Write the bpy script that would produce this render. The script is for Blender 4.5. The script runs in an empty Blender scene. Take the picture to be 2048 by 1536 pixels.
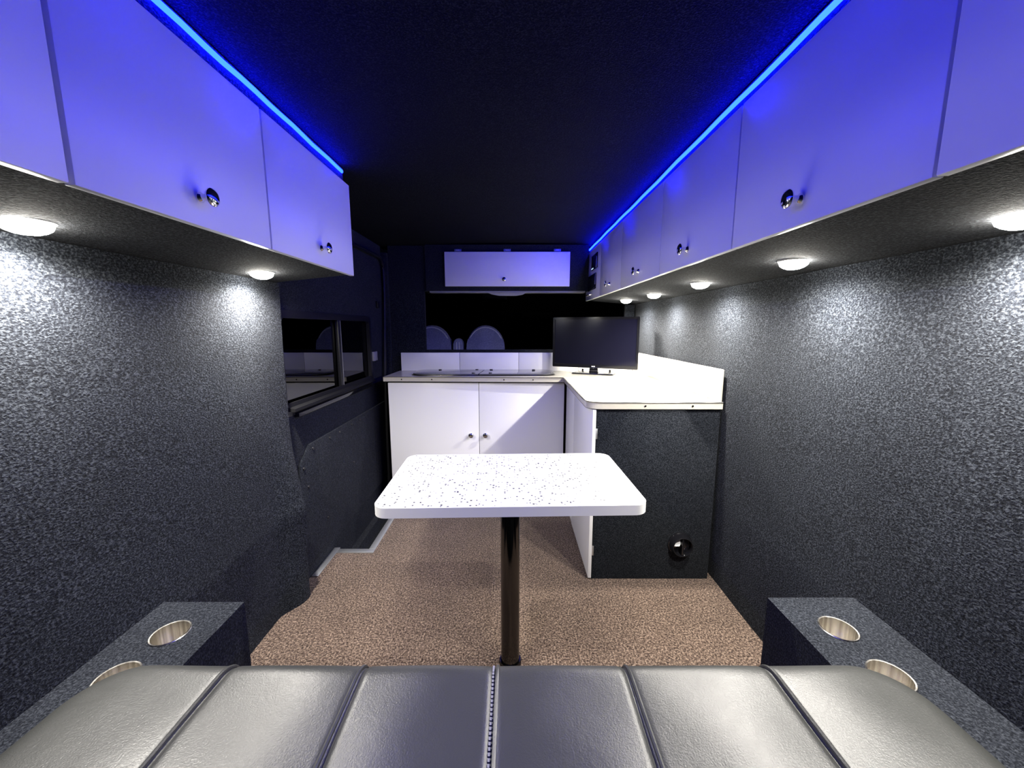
import bpy, bmesh, math, random
from mathutils import Vector, Matrix
random.seed(7)
scene = bpy.context.scene
C = scene.collection
PI = math.pi

# ------------------------------------------------------------------ camera, world, exposure
cam_d = bpy.data.cameras.new('camera')
cam_d.sensor_fit = 'HORIZONTAL'
cam_d.sensor_width = 36.0
cam_d.lens = 36.0 * 769.0 / 2048.0
cam_d.clip_start = 0.02
cam = bpy.data.objects.new('camera', cam_d)
C.objects.link(cam)
cam.location = (0, 0, 1.11)
cam.rotation_euler = (PI / 2 - math.atan(113.0 / 769.0), 0, 0)
scene.camera = cam

world = bpy.data.worlds.new('night')
scene.world = world
world.use_nodes = True
world.node_tree.nodes['Background'].inputs[0].default_value = (0.02, 0.03, 0.08, 1)
world.node_tree.nodes['Background'].inputs[1].default_value = 0.02

vs = scene.view_settings
vs.view_transform = 'Standard'
vs.look = 'None'
vs.gamma = 1.0
vs.use_curve_mapping = False
vs.exposure = 0.0
LAMP = 120.0           # downlight lens radiance
BEAM = 76.0           # watts of the beam of one downlight
STRIP = 165.0         # blue strip radiance (blue channel)

# ------------------------------------------------------------------ materials
def mat(name, col=(0.8, 0.8, 0.8), rough=0.5, metal=0.0, spec=0.5, **kw):
    m = bpy.data.materials.new(name)
    m.use_nodes = True
    b = m.node_tree.nodes['Principled BSDF']
    b.inputs['Base Color'].default_value = (*col, 1)
    b.inputs['Roughness'].default_value = rough
    b.inputs['Metallic'].default_value = metal
    b.inputs['Specular IOR Level'].default_value = spec
    for k, v in kw.items():
        b.inputs[k.replace('_', ' ')].default_value = v
    return m

def nodes(m):
    return m.node_tree.nodes, m.node_tree.links, m.node_tree.nodes['Principled BSDF']

def coords(m, scale=(1, 1, 1)):
    n, l, b = nodes(m)
    tc = n.new('ShaderNodeTexCoord')
    mp = n.new('ShaderNodeMapping')
    mp.inputs['Scale'].default_value = scale
    l.new(tc.outputs['Object'], mp.inputs['Vector'])
    return mp.outputs['Vector']

def noise(m, vec, scale, detail=3, rough=0.6, dist=0.0):
    n, l, b = nodes(m)
    t = n.new('ShaderNodeTexNoise')
    t.inputs['Scale'].default_value = scale
    t.inputs['Detail'].default_value = detail
    t.inputs['Roughness'].default_value = rough
    t.inputs['Distortion'].default_value = dist
    l.new(vec, t.inputs['Vector'])
    return t.outputs['Fac']

def ramp(m, fac, stops):
    n, l, b = nodes(m)
    r = n.new('ShaderNodeValToRGB')
    e = r.color_ramp.elements
    e[0].position, e[0].color = stops[0][0], (*stops[0][1], 1)
    e[1].position, e[1].color = stops[-1][0], (*stops[-1][1], 1)
    for p, c in stops[1:-1]:
        x = e.new(p)
        x.color = (*c, 1)
    l.new(fac, r.inputs['Fac'])
    return r.outputs['Color']

def bump(m, fac, strength, dist):
    n, l, b = nodes(m)
    k = n.new('ShaderNodeBump')
    k.inputs['Strength'].default_value = strength
    k.inputs['Distance'].default_value = dist
    l.new(fac, k.inputs['Height'])
    l.new(k.outputs['Normal'], b.inputs['Normal'])

def carpet(name, stops, scale, stretch=(1, 1, 1), bs=0.7, bd=0.004, sheen=0.25):
    m = mat(name, rough=0.95, spec=0.1)
    n, l, b = nodes(m)
    v = coords(m, stretch)
    f = noise(m, v, scale, 3, 0.55, 0.5)
    c = ramp(m, f, stops)
    g = noise(m, v, 5.0, 2, 0.5)                     # slow patches in the dye lot
    gr = ramp(m, g, [(0.3, (0.86, 0.86, 0.86)), (0.7, (1.08, 1.08, 1.08))])
    mx = n.new('ShaderNodeMix')
    mx.data_type = 'RGBA'
    mx.blend_type = 'MULTIPLY'
    mx.inputs[0].default_value = 1.0
    l.new(c, mx.inputs[6])
    l.new(gr, mx.inputs[7])
    l.new(mx.outputs[2], b.inputs['Base Color'])
    b.inputs['Sheen Weight'].default_value = sheen
    b.inputs['Sheen Roughness'].default_value = 0.5
    bump(m, f, bs, bd)
    return m

M = {}
M['lining'] = carpet('charcoal_lining_carpet', [(0.36, (0.0016, 0.0022, 0.004)), (0.5, (0.0105, 0.0125, 0.017)), (0.66, (0.046, 0.052, 0.061))], 230, (1, 0.85, 1.2), sheen=0.03)
M['lining_fine'] = carpet('charcoal_fine_carpet', [(0.36, (0.003, 0.004, 0.006)), (0.5, (0.011, 0.013, 0.0175)), (0.68, (0.034, 0.038, 0.046))], 260, sheen=0.03)
M['roof'] = carpet('darkened_roof_carpet', [(0.36, (0.0010, 0.0012, 0.0022)), (0.52, (0.0038, 0.0044, 0.0068)), (0.70, (0.016, 0.018, 0.025))], 260, sheen=0.0)  # darker copy of the lining carpet; the roof's shade is put into its colour
M['brown'] = carpet('brown_floor_carpet', [(0.34, (0.017, 0.009, 0.006)), (0.48, (0.074, 0.049, 0.036)), (0.66, (0.265, 0.195, 0.147))], 170, bs=0.8, bd=0.005, sheen=0.15)
M['white'] = mat('white_laminate', (0.83, 0.83, 0.84), 0.33, spec=0.45)
M['white_edge'] = mat('white_edging', (0.62, 0.62, 0.61), 0.45)
M['worktop'] = mat('cream_worktop', (0.54, 0.515, 0.43), 0.25)
M['alu'] = mat('aluminium_trim', (0.42, 0.43, 0.46), 0.2, 1.0)
M['alu_dull'] = mat('dull_aluminium', (0.62, 0.64, 0.66), 0.5, 1.0)
M['chrome'] = mat('chrome', (0.82, 0.82, 0.84), 0.06, 1.0)
M['pole'] = mat('black_chrome', (0.075, 0.072, 0.072), 0.09, 1.0)
M['steel'] = mat('brushed_steel', (0.80, 0.76, 0.70), 0.27, 1.0, Anisotropic=0.6)
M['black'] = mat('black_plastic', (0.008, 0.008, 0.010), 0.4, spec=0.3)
M['gloss_black'] = mat('gloss_black_plastic', (0.008, 0.008, 0.010), 0.08)
M['dark_void'] = mat('near_black_board', (0.012, 0.012, 0.013), 0.9, spec=0.1)  # even near-black matt board for carcasses, riser and window ledge
M['screen'] = mat('dark_screen', (0.006, 0.006, 0.014), 0.13, spec=0.4)
M['smoked'] = mat('smoked_glass', (0.10, 0.10, 0.11), 0.05, spec=0.7)
M['grey_board'] = mat('grey_board', (0.22, 0.22, 0.22), 0.7)
M['seat_blue'] = carpet('blue_grey_seat_cloth', [(0.3, (0.20, 0.22, 0.36)), (0.7, (0.36, 0.39, 0.58))], 120, bs=0.2, bd=0.002)
M['seat_pipe'] = mat('pale_seat_piping', (0.72, 0.74, 0.82), 0.6)
M['thread'] = mat('grey_thread', (0.16, 0.16, 0.17), 0.6)
M['logo'] = mat('pale_print', (0.7, 0.7, 0.72), 0.5)
M['cable'] = mat('thin_cable', (0.02, 0.02, 0.02), 0.5)

# brushed streaks inside the cups
def streaks():
    m = M['steel']
    n, l, b = nodes(m)
    v = coords(m, (1, 1, 0.02))
    f = noise(m, v, 160, 3, 0.6)
    l.new(ramp(m, f, [(0.3, (0.42, 0.39, 0.35)), (0.7, (0.95, 0.92, 0.86))]), b.inputs['Base Color'])
streaks()

# speckled table laminate
def speckle():
    m = mat('speckled_laminate', (0.86, 0.86, 0.86), 0.3)
    n, l, b = nodes(m)
    v = coords(m)
    vo = n.new('ShaderNodeTexVoronoi')
    vo.inputs['Scale'].default_value = 120
    l.new(v, vo.inputs['Vector'])
    sep = n.new('ShaderNodeSeparateColor')
    l.new(vo.outputs['Color'], sep.inputs[0])
    # a fleck only in some of the cells, and of differing size
    mul = n.new('ShaderNodeMath'); mul.operation = 'MULTIPLY_ADD'
    l.new(sep.outputs[0], mul.inputs[0]); mul.inputs[1].default_value = 0.72; mul.inputs[2].default_value = -0.30
    lt = n.new('ShaderNodeMath'); lt.operation = 'LESS_THAN'
    l.new(vo.outputs['Distance'], lt.inputs[0]); l.new(mul.outputs[0], lt.inputs[1])
    col = ramp(m, sep.outputs[1], [(0.0, (0.004, 0.004, 0.005)), (1.0, (0.06, 0.06, 0.064))])
    mx = n.new('ShaderNodeMix'); mx.data_type = 'RGBA'
    l.new(lt.outputs[0], mx.inputs[0])
    mx.inputs[6].default_value = (0.50, 0.50, 0.50, 1)
    l.new(col, mx.inputs[7])
    l.new(mx.outputs[2], b.inputs['Base Color'])
    return m
M['speckle'] = speckle()

# black leather with a fine grain
def leather():
    m = mat('black_leather', (0.030, 0.031, 0.029), 0.36, spec=0.5)
    n, l, b = nodes(m)
    v = coords(m)
    f = noise(m, v, 420, 3, 0.6, 0.3)
    w = noise(m, v, 26, 3, 0.6, 1.5)
    a = n.new('ShaderNodeMath'); a.operation = 'MULTIPLY_ADD'
    l.new(w, a.inputs[0]); a.inputs[1].default_value = 0.8; l.new(f, a.inputs[2])
    bump(m, a.outputs[0], 0.22, 0.002)
    rr = n.new('ShaderNodeMapRange')
    l.new(w, rr.inputs[0]); rr.inputs[3].default_value = 0.32; rr.inputs[4].default_value = 0.42
    l.new(rr.outputs[0], b.inputs['Roughness'])
    return m
M['leather'] = leather()

def emit(name, col, s):
    m = bpy.data.materials.new(name)
    m.use_nodes = True
    n = m.node_tree.nodes
    n.remove(n['Principled BSDF'])
    e = n.new('ShaderNodeEmission')
    e.inputs[0].default_value = (*col, 1)
    e.inputs[1].default_value = s
    m.node_tree.links.new(e.outputs[0], n['Material Output'].inputs[0])
    return m
M['lamp'] = emit('downlight_lens', (1.0, 0.955, 0.86), LAMP)
M['strip'] = emit('blue_strip', (0.0006, 0.0030, 1.0), STRIP)
M['led_dot'] = emit('panel_indicator', (0.5, 0.7, 1.0), 1.5)

# dark tinted window glass at night
def tinted():
    m = bpy.data.materials.new('dark_tinted_glass')
    m.use_nodes = True
    n = m.node_tree.nodes; l = m.node_tree.links
    n.remove(n['Principled BSDF'])
    t = n.new('ShaderNodeBsdfTransparent'); t.inputs[0].default_value = (0.10, 0.11, 0.12, 1)
    g = n.new('ShaderNodeBsdfGlossy'); g.inputs['Roughness'].default_value = 0.01
    f = n.new('ShaderNodeFresnel'); f.inputs[0].default_value = 1.9
    x = n.new('ShaderNodeMixShader')
    l.new(f.outputs[0], x.inputs[0]); l.new(t.outputs[0], x.inputs[1]); l.new(g.outputs[0], x.inputs[2])
    l.new(x.outputs[0], n['Material Output'].inputs[0])
    return m
M['tinted'] = tinted()

# ------------------------------------------------------------------ mesh helpers
def box(bm, x0, x1, y0, y1, z0, z1, bev=0.0, seg=2):
    vs_ = [bm.verts.new(p) for p in ((x0, y0, z0), (x1, y0, z0), (x1, y1, z0), (x0, y1, z0), (x0, y0, z1), (x1, y0, z1), (x1, y1, z1), (x0, y1, z1))]
    fs = [bm.faces.new([vs_[i] for i in q]) for q in ((0, 3, 2, 1), (4, 5, 6, 7), (0, 1, 5, 4), (1, 2, 6, 5), (2, 3, 7, 6), (3, 0, 4, 7))]
    if bev > 0:
        es = list({e for f in fs for e in f.edges})
        bmesh.ops.bevel(bm, geom=es, offset=bev, segments=seg, affect='EDGES', profile=0.5)
    return bm

def bx(*a, **k):
    return box(bmesh.new(), *a, **k)

def prism(bm, pts, axis, a0, a1, bev=0.0, seg=2):
    """closed outline pts (u,v) extruded along axis from a0 to a1"""
    def P(u, v, a):
        return {'x': (a, u, v), 'y': (u, a, v), 'z': (u, v, a)}[axis]
    A = [bm.verts.new(P(u, v, a0)) for u, v in pts]
    B = [bm.verts.new(P(u, v, a1)) for u, v in pts]
    n = len(pts)
    fs = [bm.faces.new(A[::-1]), bm.faces.new(B)]
    for i in range(n):
        fs.append(bm.faces.new((A[i], A[(i + 1) % n], B[(i + 1) % n], B[i])))
    if bev > 0:
        es = list({e for f in fs[:2] for e in f.edges})
        bmesh.ops.bevel(bm, geom=es, offset=bev, segments=seg, affect='EDGES', profile=0.5)
    return bm

def lathe(bm, prof, origin=(0, 0, 0), axis='z', n=24, flip=1):
    """profile of (radius, height) spun round axis; closes on points of radius 0"""
    o = Vector(origin)
    def P(r, h, t):
        a, b = r * math.cos(t), r * math.sin(t)
        return o + Vector({'z': (a, b, h * flip), 'y': (a, h * flip, b), 'x': (h * flip, a, b)}[axis])
    rings = []
    for r, h in prof:
        if r < 1e-6:
            rings.append([bm.verts.new(P(0, h, 0))])
        else:
            rings.append([bm.verts.new(P(r, h, 2 * PI * k / n)) for k in range(n)])
    for A, B in zip(rings, rings[1:]):
        for k in range(n):
            j = (k + 1) % n
            if len(A) == 1 and len(B) == 1:
                continue
            if len(A) == 1:
                bm.faces.new((A[0], B[k], B[j]))
            elif len(B) == 1:
                bm.faces.new((A[k], A[j], B[0]))
            else:
                bm.faces.new((A[k], A[j], B[j], B[k]))
    return bm

def tube(bm, pts, r, n=8, closed=False):
    pts = [Vector(p) for p in pts]
    rings = []
    N = len(pts)
    up = Vector((0, 0, 1))
    for i, p in enumerate(pts):
        if closed:
            d = pts[(i + 1) % N] - pts[i - 1]
        else:
            d = pts[min(i + 1, N - 1)] - pts[max(i - 1, 0)]
        d.normalize()
        u = up if abs(d.dot(up)) < 0.95 else Vector((1, 0, 0))
        a = d.cross(u).normalized()
        b = a.cross(d)
        rings.append([bm.verts.new(p + r * (math.cos(2 * PI * k / n) * a + math.sin(2 * PI * k / n) * b)) for k in range(n)])
    lim = N if closed else N - 1
    for i in range(lim):
        A, B = rings[i], rings[(i + 1) % N]
        for k in range(n):
            bm.faces.new((A[k], A[(k + 1) % n], B[(k + 1) % n], B[k]))
    if not closed:
        bm.faces.new(rings[0][::-1]); bm.faces.new(rings[-1])
    return bm

def rrect(x0, x1, y0, y1, r, n=6):
    """rounded rectangle outline, counter-clockwise; r one value or four (x0y0, x1y0, x1y1, x0y1)"""
    if not isinstance(r, (tuple, list)):
        r = (r,) * 4
    out = []
    for (cx, cy, a0, q) in ((x0 + r[0], y0 + r[0], PI, r[0]), (x1 - r[1], y0 + r[1], 1.5 * PI, r[1]), (x1 - r[2], y1 - r[2], 0, r[2]), (x0 + r[3], y1 - r[3], 0.5 * PI, r[3])):
        for k in range(n + 1):
            t = a0 + 0.5 * PI * k / n
            out.append((cx + q * math.cos(t), cy + q * math.sin(t)))
    return out

OFF = {}
def obj(name, bm, m, parent=None, smooth=True, local=False, ang=0.6):
    off = OFF.get(parent, Vector((0, 0, 0)))
    if not local and parent is not None:
        bmesh.ops.translate(bm, verts=bm.verts, vec=-off)
    bmesh.ops.recalc_face_normals(bm, faces=bm.faces)
    me = bpy.data.meshes.new(name)
    bm.to_mesh(me); bm.free()
    if smooth:
        for p in me.polygons:
            p.use_smooth = True
        me.set_sharp_from_angle(angle=ang)
    me.materials.append(M[m] if isinstance(m, str) else m)
    o = bpy.data.objects.new(name, me)
    C.objects.link(o)
    if parent is not None:
        o.parent = parent
        OFF[o] = off
    return o

def thing(name, label, cat, loc=(0, 0, 0), rotz=0.0, group=None):
    o = bpy.data.objects.new(name, None)
    o.empty_display_size = 0.05
    C.objects.link(o)
    o.location = loc
    o.rotation_euler = (0, 0, rotz)
    OFF[o] = Vector(loc)
    return tag(o, label, cat, group)

def tag(o, label, cat, group=None):
    o['label'] = label; o['category'] = cat
    if group:
        o['group'] = group
    return o

def struct(name, bm, m, label, parent=None, **k):
    o = obj(name, bm, m, parent, **k)
    if parent is None:
        o['kind'] = 'structure'
        o['label'] = label
        o['category'] = name.split('_')[0]
    return o

def copy_tree(o, parent=None):
    c = o.copy(); C.objects.link(c)
    if parent is not None:
        c.parent = parent
    for ch in [q for q in bpy.data.objects if q.parent == o]:
        copy_tree(ch, c)
    return c

# ------------------------------------------------------------------ the shell of the van
YB, YP = -0.75, 2.76          # rear doors behind the viewer, partition to the cab
# floor with a notch for the side-door step
bm = bmesh.new()
prism(bm, [(-0.93, YB), (0.93, YB), (0.93, YP), (-0.715, YP), (-0.715, 1.785), (-0.90, 1.785), (-0.90, 1.60), (-0.93, 1.60)], 'z', -0.03, 0.0)
struct('floor', bm, 'brown', 'brown speckled carpet floor of the van', smooth=False)
bm = bx(-0.96, -0.715, 1.60, YP, -0.16, -0.12)
struct('floor_step', bm, 'lining_fine', 'dark recessed step inside the side door', smooth=False)
bm = bx(-0.735, -0.716, 1.785, YP, -0.12, -0.03)
struct('trim_4', bm, 'dark_void', 'dark riser under the edge of the floor at the door step')
for i, (a, lab) in enumerate((((-0.902, -0.872, 1.585, 1.812), 'short aluminium floor edging along the side door by the pillar'),
                              ((-0.871, -0.690, 1.768, 1.800), 'aluminium floor edging across the rear end of the door step'),
                              ((-0.722, -0.690, 1.801, 2.39), 'long aluminium floor edging along the door step to the kitchen'))):
    struct('trim_%d' % (i + 1), bx(a[0], a[1], a[2], a[3], -0.004 if i else 0.0005, 0.005, bev=0.0015), 'alu_dull', lab)

def wall_mesh(y0, y1, z0, z1, fx, t, ny, nz):
    """sheet X = fx(y,z) with thickness t outwards (signed)"""
    bm = bmesh.new()
    F = [[bm.verts.new((fx(y0 + (y1 - y0) * i / ny, z0 + (z1 - z0) * j / nz), y0 + (y1 - y0) * i / ny, z0 + (z1 - z0) * j / nz)) for j in range(nz + 1)] for i in range(ny + 1)]
    xo = max(abs(v.co.x) for r in F for v in r) + t
    s = 1 if F[0][0].co.x > 0 else -1
    B = [[bm.verts.new((s * xo, v.co.y, v.co.z)) for v in r] for r in F]
    for G in (F, B):
        for i in range(ny):
            for j in range(nz):
                bm.faces.new((G[i][j], G[i + 1][j], G[i + 1][j + 1], G[i][j + 1]))
    for i in range(ny):
        bm.faces.new((F[i][0], F[i + 1][0], B[i + 1][0], B[i][0]))
        bm.faces.new((F[i][nz], F[i + 1][nz], B[i + 1][nz], B[i][nz]))
    for j in range(nz):
        bm.faces.new((F[0][j], F[0][j + 1], B[0][j + 1], B[0][j]))
        bm.faces.new((F[ny][j], F[ny][j + 1], B[ny][j + 1], B[ny][j]))
    return bm

def sm(a, b, x):
    t = min(1, max(0, (x - a) / (b - a)))
    return t * t * (3 - 2 * t)

def right_x(y, z):
    return 0.895 - 0.018 * z / 1.28 + 0.002 * math.sin(y * 6.1 + 1.0) * sm(0.2, 0.7, z) + 0.0015 * math.sin(y * 13 + z * 3)
struct('wall_right', wall_mesh(YB, 2.90, 0, 1.272, right_x, 0.03, 90, 30), 'lining', 'right wall of the van lined in charcoal carpet')

def left_x(y, z):
    base = -0.897 + 0.030 * z / 1.28 + 0.003 * math.sin(y * 5.3 + 0.4) * sm(0.2, 0.7, z)
    # the lining bunches and flares round the pillar at the door opening
    e = sm(1.33, 1.455, y)
    flare = 0.062 * (1 - sm(0.0, 0.95, z)) * e
    fold = 0.010 * math.sin(z * 9 + y * 20) * e * (1 - sm(0.45, 0.85, z)) + 0.007 * e * math.exp(-((z - 0.38) / 0.025) ** 2)
    return base + flare + fold
struct('wall_left', wall_mesh(YB, 1.465, 0, 1.272, left_x, 0.03, 110, 40), 'lining', 'left wall of the van lined in charcoal carpet up to the side door')
struct('wall_back', bx(-0.95, 0.95, YB - 0.03, YB, -0.03, 1.80), 'lining', 'carpeted rear doors behind the sofa')

# ceiling, shallow vault
prof = [(-0.93, 1.668), (-0.60, 1.673), (-0.42, 1.680), (-0.22, 1.685), (0, 1.687), (0.22, 1.685), (0.42, 1.680), (0.55, 1.673), (0.93, 1.668)]
bm = bmesh.new()
prism(bm, prof + [(0.93, 1.82), (-0.93, 1.82)], 'y', YB, 2.90)
struct('ceiling', bm, 'roof', 'carpeted roof lining of the van, coloured darker than the walls', ang=1.0)

# sliding door on the left
DX = -0.905
bm = bmesh.new()
for (y0, y1, z0, z1) in ((1.44, 2.74, -0.14, 0.765), (1.44, 2.74, 1.165, 1.66), (1.44, 1.50, 0.765, 1.165), (2.46, 2.74, 0.765, 1.165)):
    box(bm, DX - 0.04, DX, y0, y1, z0, z1)
door = obj('door_1', bm, 'lining_fine', smooth=False)
door['kind'] = 'structure'; door['label'] = 'carpeted sliding side door with a tinted window'; door['category'] = 'door'
obj('window_pane', bx(DX - 0.022, DX - 0.016, 1.49, 2.47, 0.755, 1.175), 'tinted', door)
bm = bmesh.new()
outl = rrect(1.485, 2.475, 0.752, 1.178, 0.03)
inn = rrect(1.515, 2.445, 0.782, 1.148, 0.025)
def frame(bm, o, i, ax, a0, a1):
    def P(p, a):
        return {'x': (a, p[0], p[1]), 'y': (p[0], a, p[1]), 'z': (p[0], p[1], a)}[ax]
    n = len(o)
    V = [[bm.verts.new(P(p, a)) for p in L] for L in (o, i) for a in (a0, a1)]
    for k in range(n):
        j = (k + 1) % n
        for A, B in ((0, 1), (1, 3), (3, 2), (2, 0)):
            bm.faces.new((V[A][k], V[A][j], V[B][j], V[B][k]))
    return bm
frame(bm, outl, inn, 'x', DX - 0.014, DX + 0.006)
obj('window_frame', bm, 'black', door)
obj('window_divider', bx(DX - 0.014, DX + 0.004, 2.015, 2.045, 0.78, 1.15, bev=0.003), 'black', door)
obj('window_divider_edge', bx(DX + 0.0045, DX + 0.0058, 2.038, 2.041, 0.785, 1.145), 'grey_board', door)
# sill channel under the glass, with its open end
bm = bmesh.new()
prism(bm, [(DX, 0.772), (DX + 0.030, 0.772), (DX + 0.030, 0.784), (DX + 0.006, 0.788), (DX + 0.006, 0.806), (DX, 0.806)], 'y', 1.52, 2.44)
obj('window_ledge', bm, 'dark_void', door)
obj('ledge_strip', bx(DX + 0.001, DX + 0.022, 1.56, 2.40, 0.742, 0.760, bev=0.002), 'gloss_black', door)
# raised lower trim panel with a cut corner, and its fixings
pts = [(1.50, 0.06), (2.66, 0.06), (2.66, 0.60), (1.64, 0.60), (1.555, 0.53)]
bm = bmesh.new(); prism(bm, pts, 'x', DX, DX + 0.014, bev=0.006)
obj('lower_trim_panel', bm, 'lining_fine', door)
rv = None
for (y, z) in ((1.575, 0.512), (1.60, 0.42), (1.66, 0.575), (1.82, 0.578), (1.93, 0.576), (2.08, 0.578), (2.20, 0.575), (2.08, 0.36), (1.75, 0.20)):
    if rv is None:
        bm = bmesh.new(); lathe(bm, [(0, 0.0), (0.007, 0.0), (0.006, 0.003), (0, 0.004)], (0, 0, 0), 'x', 12)
        rv = obj('fixing_button', bm, 'black', door, local=True); q = rv
    else:
        q = rv.copy(); C.objects.link(q)
    q.location = (DX + 0.014, y, z)
obj('door_catch', bx(DX, DX + 0.018, 2.47, 2.51, 0.895, 0.955, bev=0.004), 'grey_board', door)
obj('door_catch', bx(DX, DX + 0.014, 2.53, 2.55, 0.895, 0.955, bev=0.004), 'grey_board', door)
obj('door_buffer', bx(DX, DX + 0.016, 2.60, 2.64, 1.24, 1.285, bev=0.004), 'black', door)
# rubber seal that runs round the door opening
seal = [(DX + 0.02, 1.47, 1.560), (DX + 0.02, 2.60, 1.575)]
for k in range(7):
    t = 0.5 * PI * (1 - k / 6)
    seal.append((DX + 0.02, 2.64 + 0.09 * math.cos(t), 1.487 + 0.09 * math.sin(t)))
seal += [(DX + 0.02, 2.735, 1.40), (DX + 0.02, 2.71, 1.15), (DX + 0.02, 2.66, 0.80), (DX + 0.02, 2.64, 0.3), (DX + 0.02, 2.64, -0.10)]
bm = bmesh.new(); tube(bm, seal, 0.011, 8)
obj('door_seal', bm, 'black', door)
# upper wall over the door and the pillar ahead of it
struct('wall_left_front', bx(-0.96, -0.86, 2.74, 2.90, -0.14, 1.62, bev=0.01), 'lining_fine', 'carpeted pillar between side door and cab')

# partition to the cab: lower part, side cheeks
bm = bmesh.new()
box(bm, -0.86, 0.865, YP, YP + 0.03, -0.03, 0.952)
box(bm, -0.86, -0.615, YP, YP + 0.03, 0.952, 1.36)
box(bm, 0.80, 0.865, YP, YP + 0.03, 0.952, 1.268)
box(bm, -0.86, 0.53, YP + 0.001, YP + 0.03, 1.36, 1.668)
struct('wall_front', bm, 'lining_fine', 'dark carpeted partition with an opening into the cab', smooth=False)

# the cab beyond
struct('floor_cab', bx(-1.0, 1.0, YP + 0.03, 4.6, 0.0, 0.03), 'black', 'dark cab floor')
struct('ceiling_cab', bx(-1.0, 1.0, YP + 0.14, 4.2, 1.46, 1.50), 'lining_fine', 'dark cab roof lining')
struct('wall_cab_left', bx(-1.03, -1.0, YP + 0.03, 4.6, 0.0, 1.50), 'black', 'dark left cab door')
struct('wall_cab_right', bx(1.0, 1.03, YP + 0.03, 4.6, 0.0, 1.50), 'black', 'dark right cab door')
bm = bmesh.new(); prism(bm, [(4.15, 1.47), (4.17, 1.47), (4.75, 0.85), (4.73, 0.85)], 'x', -1.0, 1.0)
w = struct('window_1', bm, 'tinted', 'dark windscreen beyond the cab seats', smooth=False)
bm = bmesh.new(); prism(bm, [(4.25, 0.03), (4.78, 0.03), (4.78, 0.86), (4.45, 0.88), (4.28, 0.80)], 'x', -1.0, 1.0, bev=0.02)
tag(obj('dashboard', bm, 'black'), 'black dashboard under the windscreen in the dark cab', 'dashboard')

# ------------------------------------------------------------------ knob, shared
def knob(parent, base, axis, flip, s=1.0):
    bm = bmesh.new()
    p = [(0, 0), (0.0095, 0), (0.0095, 0.003), (0.0065, 0.006), (0.0062, 0.011), (0.0066, 0.016), (0.009, 0.020), (0.0155, 0.0225), (0.0168, 0.0245), (0.0162, 0.0268), (0.011, 0.0295), (0.0045, 0.0308), (0, 0.031)]
    lathe(bm, [(r * s, h * s) for r, h in p], base, axis, 24, flip)
    return obj('knob', bm, 'chrome', parent, ang=1.2)

# ------------------------------------------------------------------ overhead lockers
def locker(side, xf, xw, y0, y1, label):
    """side -1 left, +1 right; xf locker front, xw wall"""
    s = side
    t = thing('overhead_locker', label, 'cabinet', (s * (xf + xw) / 2, (y0 + y1) / 2, 1.27))
    bm = bmesh.new()
    prism(bm, [(s * (xf + 0.016), 1.302), (s * xw, 1.2725), (s * xw, 1.660), (s * (xf + 0.075), 1.667), (s * (xf + 0.018), 1.667), (s * (xf + 0.018), 1.60)], 'y', y0, y1)
    obj('carcass', bm, 'lining', t, smooth=False)
    return t

L = locker(-1, 0.583, 0.890, YB + 0.005, 1.458, 'left overhead locker with white doors and chrome knobs above a carpeted wall')
for (a, b) in ((0.085, 0.540), (0.547, 0.970), (0.975, 1.463)):
    d = obj('door', bx(-0.599, -0.583, a, b, 1.298, 1.612, bev=0.002), 'white', L)
    if a > 0.3:
        knob(d, (-0.583, 0.76 if a < 0.9 else 1.222, 1.350), 'x', 1)
R = locker(1, 0.533, 0.895, YB + 0.005, 2.842, 'right overhead locker with a long row of white doors above the kitchen')
for k, (a, b) in enumerate(((0.06, 0.517), (0.521, 0.971), (0.975, 1.437), (1.441, 1.942), (1.946, 2.398), (2.404, 2.842))):
    d = obj('door', bx(0.533, 0.549, a, b, 1.298, 1.620, bev=0.002), 'white', R)
    if 1 <= k <= 4:
        knob(d, (0.533, (0.752, 1.213, 1.668, 2.150)[k - 1], 1.345), 'x', -1)
    if k == 5:
        # two black control panels let into the end door
        p1 = obj('control_panel', bx(0.5265, 0.5335, 2.47, 2.64, 1.48, 1.575, bev=0.004), 'gloss_black', d)
        p2 = obj('control_panel', bx(0.5265, 0.5335, 2.50, 2.74, 1.355, 1.455, bev=0.004), 'gloss_black', d)
        for q in range(3):
            obj('indicator_light', bx(0.525, 0.5275, 2.575 + 0.022 * q, 2.582 + 0.022 * q, 1.487, 1.493), 'led_dot', d)
        bm = bmesh.new()
        tube(bm, [(0.533, 2.62, 1.328), (0.515, 2.62, 1.326), (0.511, 2.64, 1.326), (0.511, 2.70, 1.326), (0.515, 2.72, 1.326), (0.533, 2.72, 1.328)], 0.004, 8)
        obj('handle', bm, 'chrome', d)

# ------------------------------------------------------------------ blue light strips
def led(name, x, y0, y1, s, label):
    bm = bmesh.new()
    n = 40
    rows = []
    for i in range(n + 1):
        y = y0 + (y1 - y0) * i / n
        dz = 0.0013 * math.sin(i * 1.7) + 0.0008 * math.sin(i * 0.63)
        cx, cz = x, 1.652 + dz
        rows.append([bm.verts.new((cx + s * a, y, cz + b)) for a, b in ((0.0, -0.0055), (-0.005, -0.0045), (-0.006, 0.0), (-0.005, 0.0045), (0.0, 0.0055))])
    for A, B in zip(rows, rows[1:]):
        for k in range(5):
            bm.faces.new((A[k], A[(k + 1) % 5], B[(k + 1) % 5], B[k]))
    bm.faces.new(rows[0]); bm.faces.new(rows[-1][::-1])
    return tag(obj(name, bm, 'strip'), label, 'light strip', 'blue light strips along the roof')
led('light_strip', -0.598, -0.60, 1.442, -1, 'blue glowing light strip above the left overhead locker')
led('light_strip', 0.549, -0.60, 2.825, 1, 'blue glowing light strip above the right overhead locker')

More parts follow.
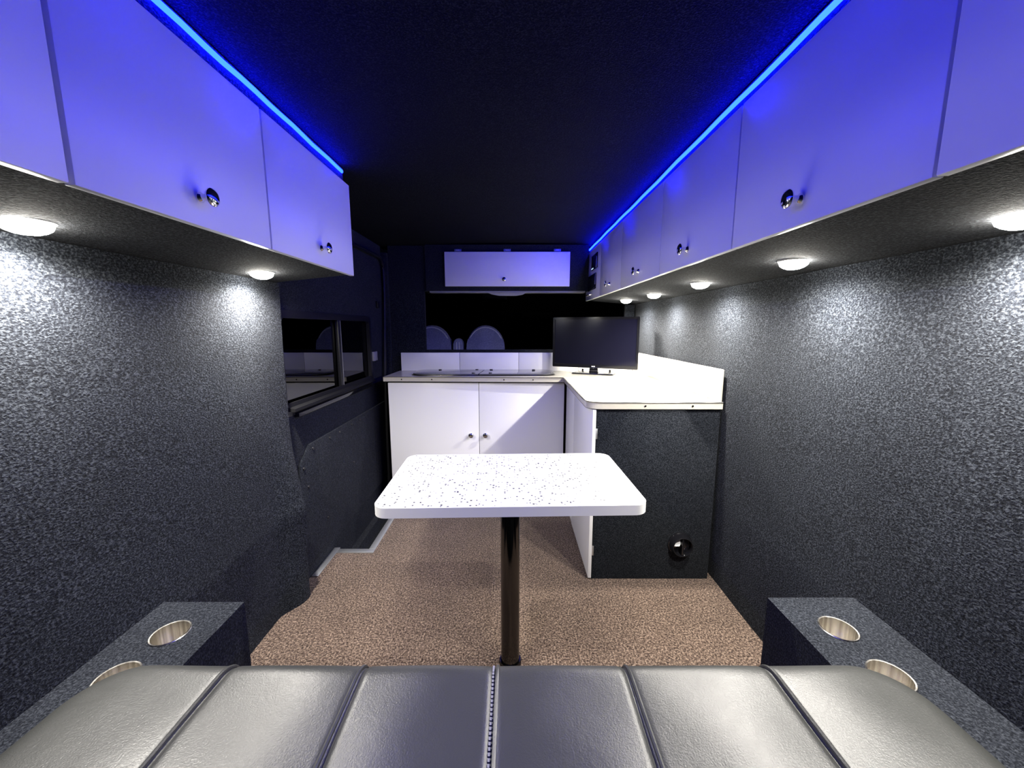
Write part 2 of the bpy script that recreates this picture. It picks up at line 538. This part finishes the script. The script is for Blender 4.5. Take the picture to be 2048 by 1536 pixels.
# ------------------------------------------------------------------ downlights
ring_bm = bmesh.new()
lathe(ring_bm, [(0.0332, 0.012), (0.0332, 0.0055), (0.0345, 0.005), (0.0365, 0.006), (0.0370, 0.008), (0.0370, 0.012)], n=32)
ring_bm.faces.new([v for v in ring_bm.verts if abs(v.co.z - 0.012) < 1e-6 and v.co.xy.length > 0.036])
lens_bm = bmesh.new()
lathe(lens_bm, [(0.0330, 0.010), (0.0330, 0.001), (0.0305, -0.005), (0.0240, -0.0100), (0.0160, -0.0135), (0.0080, -0.0150), (0, -0.0155)], n=32)
proto = None
beam = bpy.data.lights.new('downlight_beam', 'SPOT')
beam.energy = BEAM; beam.color = (1.0, 0.955, 0.875)
beam.spot_size = math.radians(172); beam.spot_blend = 0.88
beam.shadow_soft_size = 0.014
LG = 'round downlights under the overhead lockers'
spots = [(-0.805, 0.667, 'large bright round downlight at the left edge of the picture under the left locker'),
         (-0.797, 1.262, 'round downlight near the far end of the left overhead locker'),
         (0.800, 0.630, 'round downlight under the right locker cut by the right picture edge'),
         (0.747, 1.055, 'largest wholly visible downlight under the right locker, over bare carpeted wall'),
         (0.750, 1.572, 'round downlight above the near end of the cream worktop, under the right locker'),
         (0.754, 2.088, 'second downlight from the far end under the right locker'),
         (0.727, 2.500, 'farthest downlight under the right locker above the television')]
for (x, y, lab) in spots:
    if proto is None:
        o = thing('downlight', lab, 'light', (x, y, 1.2775), group=LG)
        obj('bezel', ring_bm, 'white_edge', o, local=True)
        obj('lens', lens_bm, 'lamp', o, local=True)
        lb = bpy.data.objects.new('beam', beam); C.objects.link(lb)
        lb.parent = o; lb.location = (0, 0, -0.0175)
        proto = o
    else:
        o = copy_tree(proto)
        o['label'] = lab
        o.location = (x, y, 1.2775)

# ------------------------------------------------------------------ locker over the cab opening
t = thing('cab_locker', 'shallow locker over the cab opening with one wide white flap door', 'cabinet', (-0.03, YP - 0.02, 1.36))
obj('carcass', bx(-0.60, 0.53, YP - 0.012, YP, 1.362, 1.672), 'lining_fine', t, smooth=False)
d = obj('door', bx(-0.463, 0.398, YP - 0.030, YP - 0.013, 1.392, 1.622, bev=0.002), 'white', t)
knob(d, (-0.055, YP - 0.030, 1.438), 'y', -1, 0.85)
for x in (-0.372, -0.033, 0.312):
    h = obj('hinge', bx(x - 0.024, x + 0.024, YP - 0.017, YP - 0.0125, 1.628, 1.643, bev=0.001), 'alu_dull', t)
    for dx in (-0.017, 0.017):
        bm = bmesh.new(); lathe(bm, [(0, -0.0015), (0.003, -0.001), (0.003, 0), (0, 0)], (x + dx, YP - 0.017, 1.6355), 'y', 8)
        obj('screw', bm, 'chrome', h)
obj('lower_edge', bx(-0.575, 0.51, YP - 0.010, YP + 0.06, 1.3515, 1.3615), 'grey_board', t)
bm = bmesh.new(); prism(bm, [(-0.17, 1.3515), (0.10, 1.3515), (0.075, 1.338), (0.03, 1.330), (-0.09, 1.330), (-0.145, 1.340)], 'y', YP - 0.004, YP + 0.012, bev=0.002)
obj('pull_tab', bm, 'grey_board', t)

# ------------------------------------------------------------------ kitchen: rear unit
t = thing('kitchen_unit', 'white two-door kitchen base unit across the front of the living space', 'cabinet', (-0.22, 2.57, 0.0))
bm = bmesh.new(); box(bm, -0.78, 0.325, 2.418, 2.735, 0.0, 0.772)
obj('carcass', bm, 'dark_void', t, smooth=False)
d = obj('door', bx(-0.783, -0.2115, 2.400, 2.417, 0.02, 0.765, bev=0.0015), 'white', t)
knob(d, (-0.262, 2.400, 0.428), 'y', -1)
d = obj('door', bx(-0.2085, 0.331, 2.400, 2.417, 0.02, 0.765, bev=0.0015), 'white', t)
knob(d, (-0.170, 2.400, 0.428), 'y', -1)
obj('plinth', bx(-0.77, 0.32, 2.405, 2.4175, 0.0, 0.0185), 'white_edge', t)

# side unit under the right-hand worktop
t = thing('side_unit', 'kitchen side unit with a carpeted end panel and white door facing the aisle', 'cabinet', (0.62, 2.0, 0.0))
obj('carcass', bx(0.353, 0.862, 1.586, 2.735, 0.0, 0.772), 'dark_void', t, smooth=False)
bm = bmesh.new(); box(bm, 0.353, 0.872, 1.572, 1.5855, 0.0, 0.775, bev=0.003)
obj('end_panel', bm, 'lining_fine', t)
d = obj('door', bx(0.337, 0.3515, 1.567, 2.048, 0.008, 0.772, bev=0.0015), 'white', t)
knob(d, (0.337, 2.005, 0.362), 'x', -1, 0.85)
obj('filler_panel', bx(0.342, 0.3525, 2.052, 2.375, 0.0, 0.772, bev=0.001), 'white', t)
for z in (0.645, 0.115):
    obj('hinge', bx(0.3515, 0.359, 1.568, 1.5715, z, z + 0.045, bev=0.0008), 'alu_dull', t)

# L-shaped worktop with an aluminium edge
ZT = 0.805
edge = [(-0.80, 2.735), (-0.806, 2.385), (0.322, 2.352)]
cx, cy, cr = 0.362, 1.610, 0.050
edge.append((0.312, 1.640))
for k in range(1, 8):
    a = PI + 0.5 * PI * k / 8
    edge.append((cx + cr * math.cos(a), cy + cr * math.sin(a)))
edge += [(0.372, 1.558), (0.870, 1.556)]
poly = edge + [(0.870, 2.735)]
t = thing('worktop', 'cream L-shaped worktop with bright aluminium edging on the kitchen units', 'worktop', (0.03, 2.2, 0.776))
bm = bmesh.new(); prism(bm, poly, 'z', 0.776, ZT)
obj('top', bm, 'worktop', t, smooth=False)
def ribbon(path, offs, z0, z1, bm):
    """strip standing just outside an open path (to its right-hand side), with a ribbed face"""
    P = [Vector((x, y, 0)) for x, y in path]
    prof_ = [(0.0, z0), (offs, z0 + 0.001), (offs + 0.0015, z0 + 0.006), (offs, z0 + 0.0105), (offs, z1 - 0.0105), (offs + 0.0015, z1 - 0.006), (offs, z1 - 0.001), (-0.006, z1 + 0.0012), (-0.008, z1)]
    rings = []
    for i, p in enumerate(P):
        d0 = (P[i] - P[i - 1]).normalized() if i else (P[1] - P[0]).normalized()
        d1 = (P[i + 1] - P[i]).normalized() if i < len(P) - 1 else d0
        n0 = Vector((d0.y, -d0.x, 0)); n1 = Vector((d1.y, -d1.x, 0))
        m_ = (n0 + n1).normalized(); m_ /= max(0.35, m_.dot(n0))
        rings.append([bm.verts.new((p.x + m_.x * o, p.y + m_.y * o, z)) for o, z in prof_])
    for A, B in zip(rings, rings[1:]):
        for k in range(len(prof_) - 1):
            bm.faces.new((A[k], A[k + 1], B[k + 1], B[k]))
    return bm
bm = bmesh.new(); ribbon(edge[::-1], 0.0035, 0.774, ZT, bm)
for f in bm.faces:
    pass
# outward side of the reversed path is the room side
tr = obj('metal_edging', bm, 'alu', t, ang=0.4)
for (x, y, ax, fl) in ((-0.69, 2.3775, 'y', -1), (-0.50, 2.372, 'y', -1), (-0.05, 2.359, 'y', -1), (0.13, 2.354, 'y', -1), (0.55, 1.553, 'y', -1), (0.745, 1.5525, 'y', -1)):
    bm = bmesh.new(); lathe(bm, [(0, 0.0015), (0.0035, 0.001), (0.004, 0), (0, -0.001)], (x, y, 0.7895), ax, 10, fl)
    obj('screw', bm, 'pole', tr)

# splashbacks
t = thing('splashback', 'low white splashback of joined panels behind the glass hob lid', 'splashback', (0, 2.74, ZT))
for (a, b) in ((-0.785, -0.372), (-0.370, 0.046), (0.048, 0.47), (0.472, 0.853)):
    obj('panel', bx(a, b, 2.718, 2.734, ZT + 0.0005, 0.934, bev=0.0012), 'white', t)
bm = bmesh.new()
box(bm, 0.8545, 0.868, 1.560, 2.717, ZT + 0.0005, 0.940, bev=0.004)
tag(obj('side_splashback', bm, 'worktop'), 'cream upstand board along the carpeted right wall behind the worktop', 'splashback')

# hob and sink under two smoked glass lids
t = thing('hob_cover', 'smoked glass hob and sink lid with black rubber feet let into the worktop', 'hob', (-0.19, 2.57, ZT))
bm = bmesh.new(); prism(bm, rrect(-0.655, 0.285, 2.425, 2.700, 0.085, 8), 'z', ZT + 0.0003, ZT + 0.006, bev=0.002)
obj('rim', bm, 'pole', t)
def lid(x0, x1, r, sk0, sk1):
    p = rrect(x0, x1, 2.432, 2.693, r, 8)
    # slanted cut between the lids
    q = []
    for (x, y) in p:
        k = (y - 2.432) / 0.261
        if sk0 and x < x0 + 0.02: x = x0 - 0.012 + 0.024 * k
        if sk1 and x > x1 - 0.02: x = x1 - 0.012 + 0.024 * k
        q.append((x, y))
    return q
a = obj('glass_lid', prism(bmesh.new(), lid(-0.648, -0.203, (0.08, 0.004, 0.004, 0.08), 0, 1), 'z', ZT + 0.0063, ZT + 0.013, bev=0.0012), 'smoked', t)
b = obj('glass_lid', prism(bmesh.new(), lid(-0.197, 0.278, (0.004, 0.08, 0.08, 0.004), 1, 0), 'z', ZT + 0.0063, ZT + 0.013, bev=0.0012), 'smoked', t)
for (x, y, pr) in ((-0.50, 2.665, a), (-0.245, 2.672, a), (-0.145, 2.672, b), (0.150, 2.660, b), (-0.250, 2.470, a), (-0.140, 2.470, b)):
    bm = bmesh.new(); lathe(bm, [(0, 0), (0.011, 0), (0.010, 0.004), (0, 0.0045)], (x, y, ZT + 0.013), 'z', 14)
    obj('rubber_foot', bm, 'black', pr)

# round warm-air outlet on the end panel
t = thing('air_vent', 'round black warm-air outlet low on the carpeted end panel', 'vent', (0.738, 1.5718, 0.170))
bm = bmesh.new()
lathe(bm, [(0.053, 0.0), (0.053, 0.004), (0.049, 0.008), (0.045, 0.030), (0.043, 0.034), (0.040, 0.034), (0.039, 0.028), (0.039, 0.003), (0, 0.003)], (0, 0, 0), 'y', 36, -1)
obj('housing', bm, 'gloss_black', t, local=True)
bm = bmesh.new(); lathe(bm, [(0.0395, 0.030), (0.0405, 0.0352), (0.0425, 0.0352), (0.0435, 0.0325)], (0, 0, 0), 'y', 36, -1)
obj('front_ring', bm, 'black', t, local=True)
obj('vertical_bar', bx(-0.0035, 0.0035, -0.032, -0.016, -0.0385, 0.0385, bev=0.001), 'gloss_black', t, local=True)
bm = bmesh.new(); prism(bm, [(-0.0375, -0.004), (-0.004, -0.004), (-0.004, 0.014), (-0.012, 0.014), (-0.033, 0.003)], 'y', -0.020, -0.016)
fl1 = obj('flap', bm, 'white', t, local=True)  # white colour stands in for the bright reflection inside the outlet
fl1.rotation_euler = (-0.55, 0, 0)
bm = bmesh.new(); prism(bm, [(-0.0385, -0.004), (-0.004, -0.004), (-0.012, -0.016), (-0.036, -0.016)], 'y', -0.020, -0.016)
fl2 = obj('flap', bm, 'white', t, local=True)  # lower half of the same painted reflection
fl2.rotation_euler = (-0.75, 0, 0)
bm = bmesh.new(); prism(bm, [(0.004, -0.037), (0.028, -0.026), (0.038, 0.0), (0.028, 0.026), (0.004, 0.037)], 'y', -0.014, -0.011)
obj('flap', bm, 'gloss_black', t, local=True)
bm = bmesh.new(); lathe(bm, [(0, 0.0165), (0.0025, 0.0155), (0.0025, 0.014), (0, 0.014)], (0.016, 0, -0.016), 'y', 10, -1)
obj('screw', bm, 'chrome', t, local=True)

# ------------------------------------------------------------------ television, turned a little to the left
t = thing('television', 'flat black television on a low stand in the corner of the worktop', 'television', (0.548, 2.555, ZT), math.radians(-24))
W2 = 0.281
bm = bmesh.new()
frame(bm, rrect(-W2, W2, 0.040, 0.372, 0.006, 3), rrect(-W2 + 0.014, W2 - 0.014, 0.062, 0.358, 0.002, 3), 'y', -0.030, -0.010)
bmesh.ops.bevel(bm, geom=[e for e in bm.edges if len(e.link_faces) == 2 and e.calc_face_angle() > 1.2], offset=0.002, segments=2, affect='EDGES')
obj('bezel', bm, 'gloss_black', t, local=True)
obj('screen', bx(-W2 + 0.012, W2 - 0.012, -0.024, -0.012, 0.060, 0.360), 'screen', t, local=True)
bm = bmesh.new(); box(bm, -W2 + 0.004, W2 - 0.004, -0.0105, 0.006, 0.044, 0.368, bev=0.004)
box(bm, -0.17, 0.17, 0.005, 0.035, 0.06, 0.27, bev=0.012)
obj('back_shell', bm, 'black', t, local=True)
bm = bmesh.new(); prism(bm, [(-0.030, 0.006), (0.030, 0.006), (0.026, 0.042), (-0.026, 0.042)], 'y', -0.022, 0.012, bev=0.003)
obj('stand_neck', bm, 'gloss_black', t, local=True)
bm = bmesh.new(); prism(bm, rrect(-0.135, 0.135, -0.072, 0.070, 0.012, 4), 'z', 0.0005, 0.0085, bev=0.0025)
obj('stand_base', bm, 'gloss_black', t, local=True)
# small maker's mark on the lower bezel, and a spec line in the screen corner
bm = bmesh.new()
for (x0, x1) in ((-0.011, -0.005), (-0.003, 0.003), (0.005, 0.011)):
    box(bm, x0, x1, -0.0306, -0.0300, 0.047, 0.054)
obj('maker_mark', bm, 'logo', t, local=True)
bm = bmesh.new()
tube(bm, [(0.10, 0.02, 0.03), (0.115, 0.0, 0.0115), (0.09, -0.03, 0.0115), (0.07, -0.06, 0.0112)], 0.0012, 6)
obj('cable', bm, 'cable', t, local=True)
for x in (-0.085, 0.098):
    obj('sensor_foot', bx(x - 0.006, x + 0.006, 0.030, 0.040, 0.009, 0.026, bev=0.002), 'black', t, local=True)

# ------------------------------------------------------------------ pedestal table
t = thing('table', 'white speckled pedestal table with a rounded edge band in the aisle', 'table', (-0.006, 1.145, 0.0), math.radians(1.6))
X2, Y0, Y1 = 0.362, -0.208, 0.213
bm = bmesh.new(); prism(bm, rrect(-X2 + 0.004, X2 - 0.004, Y0 + 0.004, Y1 - 0.004, 0.034, 10), 'z', 0.626, 0.650)
obj('tabletop', bm, 'speckle', t, local=True)
bm = bmesh.new()
oo = rrect(-X2, X2, Y0, Y1, 0.038, 10); ii = rrect(-X2 + 0.0045, X2 - 0.0045, Y0 + 0.0045, Y1 - 0.0045, 0.0335, 10)
frame(bm, oo, ii, 'z', 0.6235, 0.6512)
bmesh.ops.bevel(bm, geom=[e for e in bm.edges if len(e.link_faces) == 2 and e.calc_face_angle() > 1.2], offset=0.0018, segments=3, affect='EDGES')
obj('edge_band', bm, 'white_edge', t, local=True)
bm = bmesh.new(); lathe(bm, [(0, 0.0), (0.0305, 0.0), (0.0305, 0.60), (0, 0.60)], (0, 0, 0), 'z', 40)
obj('pole', bm, 'pole', t, local=True, ang=0.8)
bm = bmesh.new(); lathe(bm, [(0.030, 0.585), (0.036, 0.588), (0.040, 0.606), (0.07, 0.612), (0.075, 0.6255), (0, 0.6255)], (0, 0, 0), 'z', 32)
obj('top_socket', bm, 'pole', t, local=True)
bm = bmesh.new(); lathe(bm, [(0.0307, 0.010), (0.035, 0.010), (0.038, 0.0005), (0.0307, 0.0005)], (0, 0, 0), 'z', 32)
obj('floor_collar', bm, 'pole', t, local=True)

# ------------------------------------------------------------------ arm boxes with cup holders
def arm_box(x0, x1, y1, cups, label):
    z1 = 0.42; r = 0.0365
    t = thing('arm_box', label, 'armrest', ((x0 + x1) / 2, 0.2, 0.0), group='carpeted arm boxes beside the sofa')
    bm = bmesh.new()
    ys = sorted([c[1] for c in cups])
    N = 32
    cuts = [YB + 0.005, ys[0] - 0.055, (ys[0] + ys[1]) / 2, ys[1] + 0.055, y1]
    def quad(*p):
        bm.faces.new([bm.verts.new(q) for q in p])
    for a, b in ((cuts[0], cuts[1]), (cuts[3], cuts[4])):
        quad((x0, a, z1), (x1, a, z1), (x1, b, z1), (x0, b, z1))
    for (a, b, (cx, cy)) in ((cuts[1], cuts[2], min(cups, key=lambda c: c[1])), (cuts[2], cuts[3], max(cups, key=lambda c: c[1]))):
        circ, outer, wall = [], [], []
        angs = sorted([2 * PI * k / N for k in range(N)] + [math.atan2(py - cy, px - cx) % (2 * PI) for px in (x0, x1) for py in (a, b)])
        for th in angs:
            c, s = math.cos(th), math.sin(th)
            tx = ((x1 - cx) / c) if c > 1e-9 else ((x0 - cx) / c if c < -1e-9 else 1e9)
            ty = ((b - cy) / s) if s > 1e-9 else ((a - cy) / s if s < -1e-9 else 1e9)
            k = min(tx, ty)
            circ.append(bm.verts.new((cx + r * c, cy + r * s, z1)))
            wall.append(bm.verts.new((cx + r * c, cy + r * s, z1 - 0.07)))
            outer.append(bm.verts.new((cx + k * c, cy + k * s, z1)))
        n = len(angs)
        for k in range(n):
            j = (k + 1) % n
            bm.faces.new((circ[k], circ[j], outer[j], outer[k]))
            bm.faces.new((circ[k], circ[j], wall[j], wall[k]))
    ya = YB + 0.005
    quad((x0, ya, 0), (x1, ya, 0), (x1, y1, 0), (x0, y1, 0))
    quad((x0, y1, 0), (x1, y1, 0), (x1, y1, z1), (x0, y1, z1))
    quad((x0, ya, 0), (x1, ya, 0), (x1, ya, z1), (x0, ya, z1))
    quad((x0, ya, 0), (x0, y1, 0), (x0, y1, z1), (x0, ya, z1))
    quad((x1, ya, 0), (x1, y1, 0), (x1, y1, z1), (x1, ya, z1))
    bmesh.ops.remove_doubles(bm, verts=bm.verts, dist=0.0002)
    obj('box', bm, 'lining_fine', t, smooth=False)
    for (cx, cy) in cups:
        bm = bmesh.new()
        lathe(bm, [(0.0385, 0.0006), (0.0375, 0.0022), (0.0350, 0.0015), (0.0345, -0.003), (0.0340, -0.066), (0, -0.067)], (0, 0, 0), 'z', 48)
        cup = obj('cup_holder', bm, 'steel', t, local=True, ang=0.9)
        cup.location = Vector((cx, cy, z1)) - OFF[t]
    return t
arm_box(-0.885, -0.680, 0.886, ((-0.779, 0.785), (-0.787, 0.672)), 'carpeted arm box with two steel cup holders at the left end of the sofa')
arm_box(0.660, 0.882, 0.902, ((0.755, 0.798), (0.757, 0.676)), 'carpeted arm box with two steel cup holders at the right end of the sofa')

# ------------------------------------------------------------------ sofa
XL, XR, YF, RC = -0.715, 0.672, 0.602, 0.10
Z0, RR = 0.545, 0.050
def sdf(x, y):
    """distance inside the rounded outline of the seat (front corners rounded)"""
    cx = (XL + XR) / 2; hx = (XR - XL) / 2
    qx = abs(x - cx) - (hx - RC); qy = y - (YF - RC)
    d = math.hypot(max(qx, 0), max(qy, 0)) + min(max(qx, qy), 0) - RC
    return -d
def roll(d):
    d = min(max(d, 0), RR)
    return RR - math.sqrt(max(0, RR * RR - (RR - d) ** 2))
seams = [-0.475, -0.249, -0.030, 0.190, 0.430]
def yfront(x):
    cx = (XL + XR) / 2; hx = (XR - XL) / 2
    q = abs(x - cx) - (hx - RC)
    return YF if q <= 0 else YF - RC + math.sqrt(max(0, RC * RC - min(q, RC) ** 2))
def seatz(x, y, a, b):
    d = sdf(x, y)
    u = (x - a) / (b - a)
    edge_d = min(x - a if a > XL + 0.01 else 9, b - x if b < XR - 0.01 else 9)
    groove = 0.0045 * math.exp(-(edge_d / 0.005) ** 2)
    puff = 0.004 * math.sin(PI * min(1, max(0, u)))
    wr = 0.0012 * math.sin(x * 31 + y * 9) * math.sin(y * 23 - x * 7)
    return Z0 - roll(d) + (puff + wr) * sm(0, 0.04, d) - groove
t = thing('sofa', 'black leather sofa seat with stitched panels in the foreground between two arm boxes', 'sofa', (-0.02, 0.0, 0.0))
obj('base', bx(-0.672, 0.652, YB + 0.01, 0.54, 0.0, 0.417, bev=0.006), 'lining_fine', t)
bounds = [XL] + seams + [XR]
def panel(a, b):
    bm = bmesh.new()
    nu, nv = 30, 60
    us = []
    for i in range(nu + 1):
        k = i / nu
        k = 0.5 - 0.5 * math.cos(PI * k)           # crowd columns at the seams
        us.append(a + (b - a) * k)
    us[0] = max(us[0], XL + 0.0004); us[-1] = min(us[-1], XR - 0.0004)
    ya = YB + 0.01
    G = []
    for x in us:
        yf = yfront(x) - 0.0003
        col = []
        for j in range(nv + 1):
            k = j / nv
            k = 1 - (1 - k) ** 2.2                  # crowd rows at the front roll
            y = ya + (yf - ya) * k
            col.append(bm.verts.new((x, y, seatz(x, y, a, b))))
        col.append(bm.verts.new((x, yf, 0.421)))
        G.append(col)
    low = [bm.verts.new((c[0].co.x, ya, 0.421)) for c in G]
    for i in range(nu):
        for j in range(nv + 1):
            bm.faces.new((G[i][j], G[i + 1][j], G[i + 1][j + 1], G[i][j + 1]))
        bm.faces.new((G[i][0], G[i + 1][0], low[i + 1], low[i]))
        bm.faces.new((G[i][-1], G[i + 1][-1], low[i + 1], low[i]))
    for i in (0, nu):
        bm.faces.new([low[i]] + G[i])
    return bm
for k in range(6):
    obj('seat_panel', panel(bounds[k], bounds[k + 1]), 'leather', t, ang=1.2)
# welts along the seams and the piped outline
for i, x in enumerate(seams):
    path = []
    for j in range(50):
        y = YB + 0.02 + (YF - 0.004 - YB - 0.02) * (1 - (1 - j / 49) ** 2)
        path.append((x + (0.006 if x > -0.2 else -0.006), y, Z0 - roll(sdf(x, y)) - 0.0015))
    bm = bmesh.new(); tube(bm, path, 0.0036, 8)
    obj('welt', bm, 'leather', t)
x = seams[2] - 0.001
bm = bmesh.new()
y = 0.30
while y < 0.585:
    z = Z0 - roll(sdf(x, y)) - 0.003
    box(bm, x - 0.0016, x + 0.0016, y, y + 0.0045, z - 0.004, z + 0.0012)
    y += 0.0068
st = obj('stitching', bm, 'thread', t); st['kind'] = 'stuff'
path = [(XL + 0.001, YB + 0.02, Z0 - 0.036)]
for j in range(61):
    x = XL + 0.001 + (XR - XL - 0.002) * (0.5 - 0.5 * math.cos(PI * j / 60))
    path.append((x, yfront(x), Z0 - 0.036))
path.append((XR - 0.001, YB + 0.02, Z0 - 0.036))
bm = bmesh.new(); tube(bm, path, 0.004, 8)
obj('piping', bm, 'leather', t)

# ------------------------------------------------------------------ double passenger bench in the cab
t = thing('passenger_bench', 'blue-grey double seat with rounded backs seen through the cab opening', 'bench seat', (-0.48, 3.5, 0.03))
def seat_back(xc, w):
    h = w / 2
    pts = [(-h, 0.42)] + [(h * math.cos(PI - PI * k / 16), 0.895 + 0.205 * math.sin(PI * k / 16)) for k in range(17)] + [(h, 0.42)]
    bm = bmesh.new(); prism(bm, [(xc + x, z) for x, z in pts], 'y', -0.01, 0.10, bev=0.03, seg=4)
    back = obj('backrest', bm, 'seat_blue', t, local=True)
    bm = bmesh.new(); tube(bm, [(xc + x * 0.955, -0.004, 0.42 + (z - 0.42) * 0.972) for x, z in pts], 0.006, 8)
    obj('piping', bm, 'seat_pipe', back, local=True)
    obj('seat_cushion', bx(xc - h, xc + h, 0.09, 0.60, 0.30, 0.45, bev=0.04, seg=3), 'seat_blue', t, local=True)
seat_back(-0.245, 0.345)
seat_back(0.240, 0.345)
obj('pedestal', bx(-0.38, 0.38, 0.05, 0.50, 0.0, 0.30), 'black', t, local=True)
pts = [(-0.043, 0.40)] + [(0.043 * math.cos(PI - PI * k / 10), 0.935 + 0.047 * math.sin(PI * k / 10)) for k in range(11)] + [(0.043, 0.40)]
bm = bmesh.new(); prism(bm, [(x - 0.007, z) for x, z in pts], 'y', -0.02, 0.08, bev=0.012, seg=3)
a = obj('armrest', bm, 'seat_blue', t, local=True)
for x in (-0.021, 0.003):
    bm = bmesh.new(); tube(bm, [(x, -0.0205, 0.42), (x, -0.0205, 0.95)], 0.004, 6)
    obj('piping', bm, 'seat_pipe', a, local=True)
